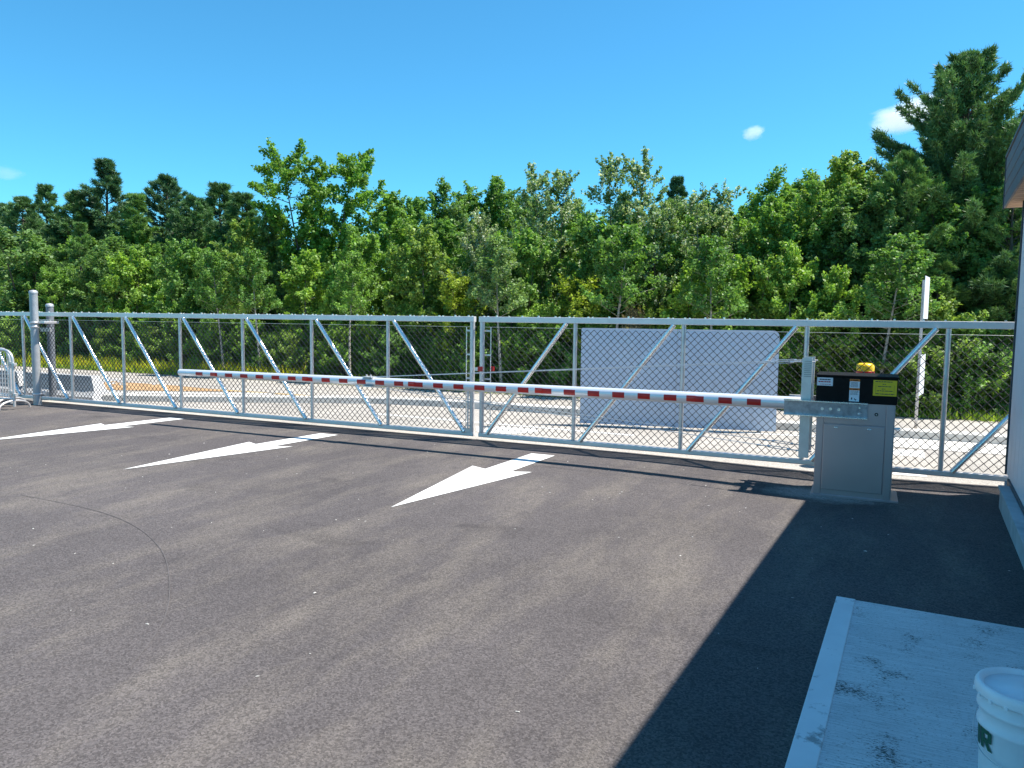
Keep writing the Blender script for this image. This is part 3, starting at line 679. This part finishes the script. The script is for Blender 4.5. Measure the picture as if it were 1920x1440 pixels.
def pine(seed, h, rad, nblade, bare=.04, shape=.6, blade=.13, wsp=.3, rag=.45):
    rg_ = np.random.default_rng(seed); ra = random.Random(seed); mb = MB(); tips = []; dirs = []; bough = []; nb = 0
    branch_tube(mb, [(.03 * math.sin(i + seed), .03 * math.cos(i * 1.3), h * .985 * i / 8) for i in range(9)], .018 * h, .012, 8)
    nw = int(h / wsp)
    for wv in range(nw):
        t = bare + (1 - bare) * (wv + .5) / nw; z0 = h * t
        prof = (1 - t) ** shape * (.55 + .45 * min(1, t / .2))
        for b in range(ra.choice((4, 5, 5, 6))):
            Lb = max(.16, rad * prof * ra.uniform(1 - rag, 1 + rag * .35)); ang = ra.uniform(0, 6.283); up = -.05 + .85 * t ** 1.6 + ra.uniform(-.12, .2)
            Lb /= math.sqrt(1 + .35 * up * up); nb += 1
            zs = max(0, (h * .99 - z0) / max(.01, up * Lb + .2 * Lb)); kz = min(1, zs)
            pts = []
            for i in range(5):
                s = i / 4; rr = Lb * s; pts.append(Vector((math.cos(ang) * rr, math.sin(ang) * rr, z0 + kz * (up * rr + .2 * Lb * s * s))))
            branch_tube(mb, pts, .012 + .008 * Lb, .005, 4)
            ntw = max(3, int(Lb / .15))
            for q in range(ntw):
                s = .3 + .7 * (q + .5) / ntw; k = min(3.99, s * 4); p = pts[int(k)].lerp(pts[int(k) + 1], k - int(k))
                side = 1 if q % 2 else -1; la = ang + side * ra.uniform(.35, .9); tl = (.10 + .22 * Lb * (1.1 - s)) * ra.uniform(.7, 1.2)
                dv = Vector((math.cos(la), math.sin(la), .2 + up * .6)).normalized()
                for j in range(max(1, int(tl / .1))): tips.append((p + dv * .1 * (j + 1))[:]); dirs.append((dv + Vector((0, 0, .4)))[:]); bough.append(nb)
            for j in range(3): tips.append(pts[4].lerp(pts[3], .2 * j)[:]); dirs.append((pts[4] - pts[3]).normalized()[:]); bough.append(nb)
    for j in range(6): tips.append((0, 0, h * (1 - .012 * j))); dirs.append((0, 0, 1)); bough.append(0)
    tips = np.array(tips); dirs = unit(np.array(dirs)); n_ = nblade; idx = rg_.integers(0, len(tips), n_)
    d_ = unit(dirs[idx] * .9 + rg_.normal(size=(n_, 3)) * .55); base = tips[idx] + rg_.normal(size=(n_, 3)) * .035
    l = blade * rg_.uniform(.7, 1.25, (n_, 1)); b = unit(np.cross(d_, rg_.normal(size=(n_, 3)))) * blade * .11
    V = np.stack([base - b, base + b, base + d_ * l], 1).reshape(-1, 3); F = np.arange(n_ * 3).reshape(-1, 3)
    ct = rg_.uniform(0, 1, nb + 1)[np.array(bough)]; tint = np.clip(.45 * rg_.uniform(0, 1, n_) + .55 * ct[idx], 0, 1)
    crown = tris_mesh('crown', V, F, tint, M['needle'])
    tm = mb.build('trunk', 'bark'); tme = tm.data; bpy.data.objects.remove(tm)
    return dict(h=h, r=rad, crown=crown, trunk=tme)
P_ = {
    'ov1': broadleaf(1, 'airy', 6.2, 1.5, 23625, 60, 0.086, .165, stems=2), 'ov2': broadleaf(2, 'ovoid', 6.0, 1.65, 25312, 62, 0.090, .18),
    'ov3': broadleaf(3, 'column', 6.2, 1.2, 20250, 56, 0.086, .145, bark='palebark', tr=.05), 'ov4': broadleaf(4, 'column', 6.4, 1.35, 21937, 60, 0.086, .15, stems=2),
    'ai1': broadleaf(5, 'airy', 6.6, 1.6, 17718, 64, 0.090, .12, mat='silver', stems=2), 'ai2': broadleaf(6, 'airy', 6.4, 1.5, 19406, 62, 0.086, .13, mat='silver', stems=3, bark='palebark'),
    'fan': broadleaf(7, 'fan', 7.4, 1.75, 28687, 60, 0.112, .21, low=.30, tr=.12, stems=2, spread=.25, upsw=.4),
    'sm1': broadleaf(11, 'airy', 3.5, 1.05, 11812, 34, 0.086, .17, low=.06, tr=.04, stems=2), 'sm2': broadleaf(12, 'airy', 3.6, .95, 10462, 32, 0.090, .16, low=.1, tr=.04, bark='palebark'),
    'sm3': broadleaf(13, 'column', 3.4, .85, 9450, 30, 0.086, .16, low=.06, tr=.035, stems=3),
    'sap': broadleaf(14, 'airy', 4.6, .95, 6075, 26, 0.086, .16, low=.42, tr=.052, bark='sapbark'),
    'bu1': broadleaf(8, 'bush', 2.2, 1.1, 10968, 40, 0.073, .15, low=.02, tr=.025, stems=3), 'bu2': broadleaf(9, 'bush', 2.0, 1.3, 11812, 44, 0.077, .16, low=.02, tr=.025, stems=3),
    'bu3': broadleaf(10, 'column', 2.6, .75, 9281, 36, 0.060, .12, low=.04, tr=.02, stems=2),
    'pi1': pine(21, 7.6, 2.7, 120000, shape=1.0, wsp=.2), 'pi2': pine(22, 7.2, 2.8, 130000, shape=.78, rag=.4, wsp=.19), 'pi3': pine(23, 7.0, 2.5, 100000, shape=.9, wsp=.2),
    'pib': pine(24, 8.6, 4.1, 360000, bare=.05, shape=.70, blade=.14, wsp=.14, rag=.40)}
def plant(name, kind, loc, h, wf, col, label, cat, group, rot=None, rr=random.Random(77)):
    p = P_[kind]; e = thing(name, loc, label, cat, group)
    s = h / p['h']; e.scale = (s * wf, s * wf, s); e.rotation_euler.z = rr.uniform(0, 6.28) if kind != 'fan' else R(25)
    for nm in ('trunk', 'crown'):
        o = bpy.data.objects.new(nm, p[nm]); C.objects.link(o); o.parent = e
        if nm == 'crown': o.color = (*col, 1)
    return e
G1 = (.150, .246, .060); G2 = (.118, .208, .058); G3 = (.190, .286, .060); G4 = (.122, .196, .072); OL = (.176, .242, .062); YG_ = (.24, .29, .04); SV = (.160, .228, .100); PN = (.088, .156, .068); PD = (.066, .122, .066); PB = (.124, .205, .068)
T = [  # name, kind, px, top py, distance, width, colour, label
    ('pine_tree', 'pi3', 85, 350, 24, 1.0, PN, 'narrow dark pine, leftmost of the treetops above the skyline'),
    ('pine_tree', 'pi1', 197, 303, 24, 1.3, PD, 'tallest dark pine on the left with a pointed ragged top'),
    ('pine_tree', 'pi2', 312, 333, 25, 1.2, PD, 'broad domed dark pine between the pointed pine and the poplar'),
    ('pine_tree', 'pi3', 412, 348, 25, 1.5, PN, 'dark pine just left of the tall two-headed poplar'),
    ('pine_tree', 'pi2', 12, 385, 26, 1.0, PN, 'pine at the left edge of the picture'),
    ('pine_tree', 'pi1', 150, 420, 20, 1.15, PB, 'green pine with layered boughs below the tallest left pine'),
    ('pine_tree', 'pi3', 1270, 336, 27, .8, PD, 'small dark pine tip peeping behind the pale leafy crowns'),
    ('pine_tree', 'pib', 1822, 106, 21, 1.0, PN, 'huge pine towering over the roof corner at right'),
    ('pine_tree', 'pi2', 1700, 292, 19.2, 1.05, PB, 'lighter pine with layered boughs left of the huge pine'),
    ('pine_tree', 'pi1', 1905, 330, 18.6, 1.1, PB, 'pine in front of the huge pine under the roof corner'),
    ('pine_tree', 'pi3', 1760, 480, 17.9, 1.5, PB, 'low young pine behind the edge-on sign post'),
    ('pine_tree', 'pi2', 42, 372, 22, 1.3, PN, 'pine filling the gap left of the narrow leftmost pine'),
    ('pine_tree', 'pi3', 140, 362, 23, 1.5, PN, 'pine between the narrow leftmost and the tallest left pine'),
    ('pine_tree', 'pi1', 255, 366, 22.5, 1.4, PB, 'green pine between the tallest left and the broad domed pine'),
    ('pine_tree', 'pi2', 365, 372, 23, 1.25, PN, 'pine right of the broad domed pine'),
    ('pine_tree', 'pi3', 455, 366, 23, 1.5, PN, 'pine between the olive tree top and the poplar'),
    ('poplar_tree', 'fan', 590, 268, 20.5, 1.0, (.13, .23, .04), 'tall open poplar with two rounded heads standing above the others'),
    ('leafy_tree', 'sm1', 250, 465, 18.6, 1.0, G3, 'light green rounded tree low in front of the left pines'),
    ('leafy_tree', 'ov1', 452, 410, 18.8, 1.25, OL, 'olive rounded tree left of the poplar'),
    ('leafy_tree', 'sm2', 345, 450, 18.4, 1.0, G2, 'dark green tree between the light rounded and the olive tree'),
    ('leafy_tree', 'sm3', 40, 430, 18.8, 1.3, G4, 'bluish green tree above the crowd barriers'),
    ('leafy_tree', 'sm3', 115, 500, 18.2, 1.0, G1, 'low green tree above the thick gate post'),
    ('leafy_tree', 'ov4', 520, 400, 20, 1.1, SV, 'pale tree partly hidden by the left side of the poplar'),
    ('leafy_tree', 'sm2', 575, 470, 18.4, 1.1, G3, 'bright green tree below the poplar'),
    ('leafy_tree', 'sm1', 672, 425, 18.8, 1.0, G1, 'green tree right below the poplar crown'),
    ('leafy_tree', 'ov3', 744, 362, 21, 1.3, G1, 'slender tree in the dip right of the poplar'),
    ('leafy_tree', 'sm2', 790, 425, 18.7, 1.0, OL, 'yellowish green tree left of the white-leaved tree'),
    ('leafy_tree', 'ov4', 850, 343, 23, 1.2, G2, 'round dark topped tree above the white-leaved tree'),
    ('leafy_tree', 'ov3', 922, 333, 24, 1.1, G2, 'narrow topped tree behind the silvery pair'),
    ('silver_tree', 'ai2', 895, 402, 18.9, 1.0, (.19, .24, .13), 'tree with whitish upturned leaves above the gate meeting point'),
    ('silver_tree', 'ai1', 1040, 312, 20, 1.05, SV, 'airy silvery tree, left of the airy pair in the middle'),
    ('silver_tree', 'ai1', 1165, 287, 19.6, 1.0, SV, 'airy silvery tree with upright twigs, taller of the middle pair'),
    ('leafy_tree', 'sm1', 1105, 400, 18.6, .9, G2, 'green tree between the airy silvery pair'),
    ('leafy_tree', 'sm3', 975, 430, 18.3, .9, G1, 'green tree between white-leaved tree and airy pair'),
    ('silver_tree', 'ai2', 1340, 346, 19.4, 1.1, SV, 'pale leaved tree above the white panel'),
    ('silver_tree', 'ai1', 1245, 372, 18.8, 1.0, SV, 'pale tree right of the airy silvery pair'),
    ('leafy_tree', 'ov2', 1425, 372, 19.5, 1.0, G1, 'green rounded tree right of the pale tree over the panel'),
    ('leafy_tree', 'ov1', 1505, 316, 21, 1.2, G1, 'round topped tree halfway between white panel and huge pine'),
    ('leafy_tree', 'ov2', 1618, 288, 20.4, 1.0, OL, 'tall olive tree next to the pines on the right'),
    ('leafy_tree', 'ov4', 1560, 335, 19.6, 1.0, G1, 'leafy tree left of the tall olive tree'),
    ('leafy_tree', 'sm2', 1485, 455, 18, .9, G3, 'bright green tree above the cable posts'),
    ('leafy_tree', 'sm3', 1400, 480, 17.9, .9, G3, 'bright green tree above the right part of the white panel'),
    ('leafy_tree', 'sm1', 1305, 490, 17.8, 1.1, G3, 'bright low tree above the middle of the white panel'),
    ('leafy_tree', 'sm2', 1570, 500, 17.7, .9, G3, 'bright low tree above the cabinet'),
    ('yellow_shrub', 'bu3', 853, 508, 18.0, 1.15, YG_, 'yellow green slender shrub left of the gate meeting point'),
    ('yellow_shrub', 'bu3', 1093, 512, 17.9, 1.2, YG_, 'yellow green slender shrub between the meeting point and the panel'),
    ('slim_tree', 'sap', 412, 470, 17.0, 1.0, G2, 'slim pale stemmed sapling below the pine left of the poplar'),
    ('slim_tree', 'sap', 452, 480, 17.0, 1.0, OL, 'slim pale stemmed sapling below the olive tree'),
    ('slim_tree', 'sap', 482, 465, 17.0, 1.0, G2, 'slim pale stemmed sapling left below the poplar'),
    ('slim_tree', 'sap', 655, 470, 17.0, 1.0, G1, 'slim pale stemmed sapling right below the poplar'),
    ('slim_tree', 'sap', 940, 440, 17.0, 1.1, SV, 'slim pale stemmed sapling right of the gate meeting point'),
    ('slim_tree', 'sap', 1160, 420, 17.0, 1.2, G2, 'slim stemmed sapling under the taller airy tree'),
    ('slim_tree', 'sap', 1345, 440, 17.0, 1.1, G2, 'slim stemmed sapling above the panel middle'),
    ('slim_tree', 'sap', 1668, 440, 17.0, 1.2, G2, 'slim stemmed sapling between cabinet and edge-on sign'),
    ('dry_shrub', 'bu1', 1193, 568, 17.6, .5, (.26, .21, .14), 'dry brown bush above the top left of the white panel')]
for nm, kd, px, py, dist, wf, col, lab in T:
    p = at(px, py, dist); plant(nm, kd, (p.x, dist, .05), (p.z - .05) * 1.0, wf, col, lab, 'shrub' if 'shrub' in nm else 'tree', 'trees along the wood edge')
ANCH = [(30, 'the left picture edge'), (130, 'the thick gate post'), (200, 'the tallest left pine'), (260, 'the light rounded tree'), (312, 'the broad domed pine'), (345, 'the arm tip'), (412, 'the pine left of the poplar'), (452, 'the olive tree'), (540, 'the left poplar head'), (640, 'the right poplar head'), (700, 'the right flank of the poplar'), (744, 'the slender tree right of the poplar'), (800, 'the yellowish tree'), (850, 'the round dark topped tree'), (895, 'the white-leaved tree'), (975, 'the gap left of the airy pair'), (1040, 'the left airy tree'), (1105, 'the gap between the airy pair'), (1165, 'the taller airy tree'), (1245, 'the right flank of the airy pair'), (1290, 'the small dark pine tip'), (1345, 'the pale tree over the panel'), (1425, 'the right end of the panel'), (1505, 'the cable posts'), (1560, 'the cabinet left side'), (1620, 'the tall olive tree'), (1700, 'the layered lighter pine'), (1760, 'the edge-on sign'), (1832, 'the huge pine'), (1905, 'the roof corner')]
def near(px): return min(ANCH, key=lambda a: abs(a[0] - px))[1]
SK = [(-60, 400), (60, 400), (140, 420), (260, 400), (370, 400), (460, 410), (540, 420), (680, 425), (740, 390), (800, 365), (900, 350), (1000, 360), (1120, 370), (1250, 370), (1330, 370), (1400, 375), (1500, 335), (1620, 310), (1700, 320), (2000, 300)]
sx_, sy_ = zip(*SK)
rf = random.Random(31)
for row, (dist, off, cnt) in enumerate(((22.5, 22, 26), (27, 8, 24), (19.6, 62, 24))):
    for i in range(cnt):
        px = -60 + 2020 * (i + rf.uniform(.2, .8)) / cnt; py = np.interp(px, sx_, sy_) + off * rf.uniform(.6, 1.5)
        dd = dist + rf.uniform(-.8, .8); p = at(px, float(py), dd)
        wfi = rf.uniform(1.05, 1.4); tone, tc_ = rf.choice((('green', G1), ('dark', G2), ('bluish', G4)))
        plant('leafy_tree', rf.choice(('ov1', 'ov2', 'ov3', 'ov4')), (p.x, dd, .05), p.z, wfi, tc_, '%s %s tree in the wood\'s %s rank, behind %s' % (('narrow', 'broad')[wfi > 1.22], tone, ('middle', 'farthest', 'nearest')[row], near(px)), 'tree', 'trees closing the wood behind its edge', rr=rf)
for i in range(64):
    px = -40 + 2000 * (i + rf.uniform(.1, .9)) / 64; dd = rf.uniform(17.35, 18.3); hb = rf.uniform(.9, 2.3)
    p = at(px, 640, dd); ci = rf.randrange(5)
    plant('bush', rf.choice(('bu1', 'bu2', 'bu1', 'bu3')), (p.x, dd, .02), hb, rf.uniform(.9, 1.3), (G1, G2, G3, G1, OL)[ci], '%s %s bush at wood foot, below %s' % ('low' if hb < 1.2 else 'lowish' if hb < 1.5 else 'middling' if hb < 1.8 else 'tallish' if hb < 2.05 else 'tall', ('green', 'dark green', 'bright green', 'green', 'olive')[ci], near(px)), 'bush', 'bushes at the foot of the wood', rr=rf)

# verge grass and goldenrod
def blades(name, n_, x0, x1, y0, y1, h0, h1, mat, col, label, wid=.02, head=False):
    rg_ = np.random.default_rng(len(name) + n_)
    b = np.stack([rg_.uniform(x0, x1, n_), rg_.uniform(y0, y1, n_), np.zeros(n_)], 1); hh = rg_.uniform(h0, h1, (n_, 1)) * (0.6 + .8 * rg_.random((n_, 1)) ** 2)
    a = rg_.uniform(0, 6.28, n_); sd_ = np.stack([np.cos(a), np.sin(a), a * 0], 1) * wid; top = b + np.concatenate([rg_.normal(size=(n_, 2)) * .3, np.ones((n_, 1))], 1) * hh
    V = np.stack([b - sd_, b + sd_, top], 1).reshape(-1, 3)
    me = tris_mesh(name, V, np.arange(n_ * 3).reshape(-1, 3), rg_.random(n_), M[mat]); o = bpy.data.objects.new(name, me); C.objects.link(o); o.color = (*col, 1)
    return tag(o, label, 'grass', kind='stuff')
blades('verge_grass', 26000, -36, 8, 16.3, 17.5, .06, .22, 'grass', (.20, .26, .04), 'tall green weeds along the far road edge')
blades('goldenrod', 9000, -27, -14.5, 16.45, 17.3, .15, .40, 'goldenrod', (.34, .36, .025), 'yellow flowering weeds along the road at left')

# ------------------------------------------------------------------ small clouds far off
def cloud_mat(dens):
    mt = bpy.data.materials.new('cloud_vapour'); mt.use_nodes = True; t = mt.node_tree; t.nodes.remove(t.nodes['Principled BSDF'])
    pv = t.nodes.new('ShaderNodeVolumePrincipled'); pv.inputs['Color'].default_value = (1, 1, 1, 1); pv.inputs['Anisotropy'].default_value = .1
    tc = t.nodes.new('ShaderNodeTexCoord'); nz = noise(t, 1.7, 4, .6, tc.outputs['Object'])
    ln = t.nodes.new('ShaderNodeVectorMath'); ln.operation = 'LENGTH'; t.links.new(tc.outputs['Object'], ln.inputs[0])
    e = mathn(t, 'SUBTRACT', mathn(t, 'ADD', nz, .36), ln.outputs['Value'])
    t.links.new(mathn(t, 'MULTIPLY', ramp(t, e, 0, .35), dens), pv.inputs['Density'])
    t.links.new(pv.outputs[0], t.nodes['Material Output'].inputs['Volume'])
    return mt
def cloud(px, py, dist, sx, sz, dens, label):
    c = at(px, py, dist); bm = bmesh.new(); bmesh.ops.create_icosphere(bm, subdivisions=3, radius=1.0)
    me = bpy.data.meshes.new('cloud'); bm.to_mesh(me); bm.free(); me.materials.append(cloud_mat(dens))
    o = bpy.data.objects.new('cloud', me); C.objects.link(o); o.location = c; o.scale = (sx, sx * .8, sz); o.rotation_euler = (0, R(-8), R(-25))
    tag(o, label, 'cloud', 'small white clouds')
cloud(1716, 213, 900, 56, 16, .05, 'small white cloud beside the top of the huge pine')
cloud(1412, 249, 900, 16, 9, .05, 'tiny white cloud speck high above the middle right trees')
cloud(8, 325, 900, 50, 6, .009, 'faint thin cloud wisp low at the left edge')
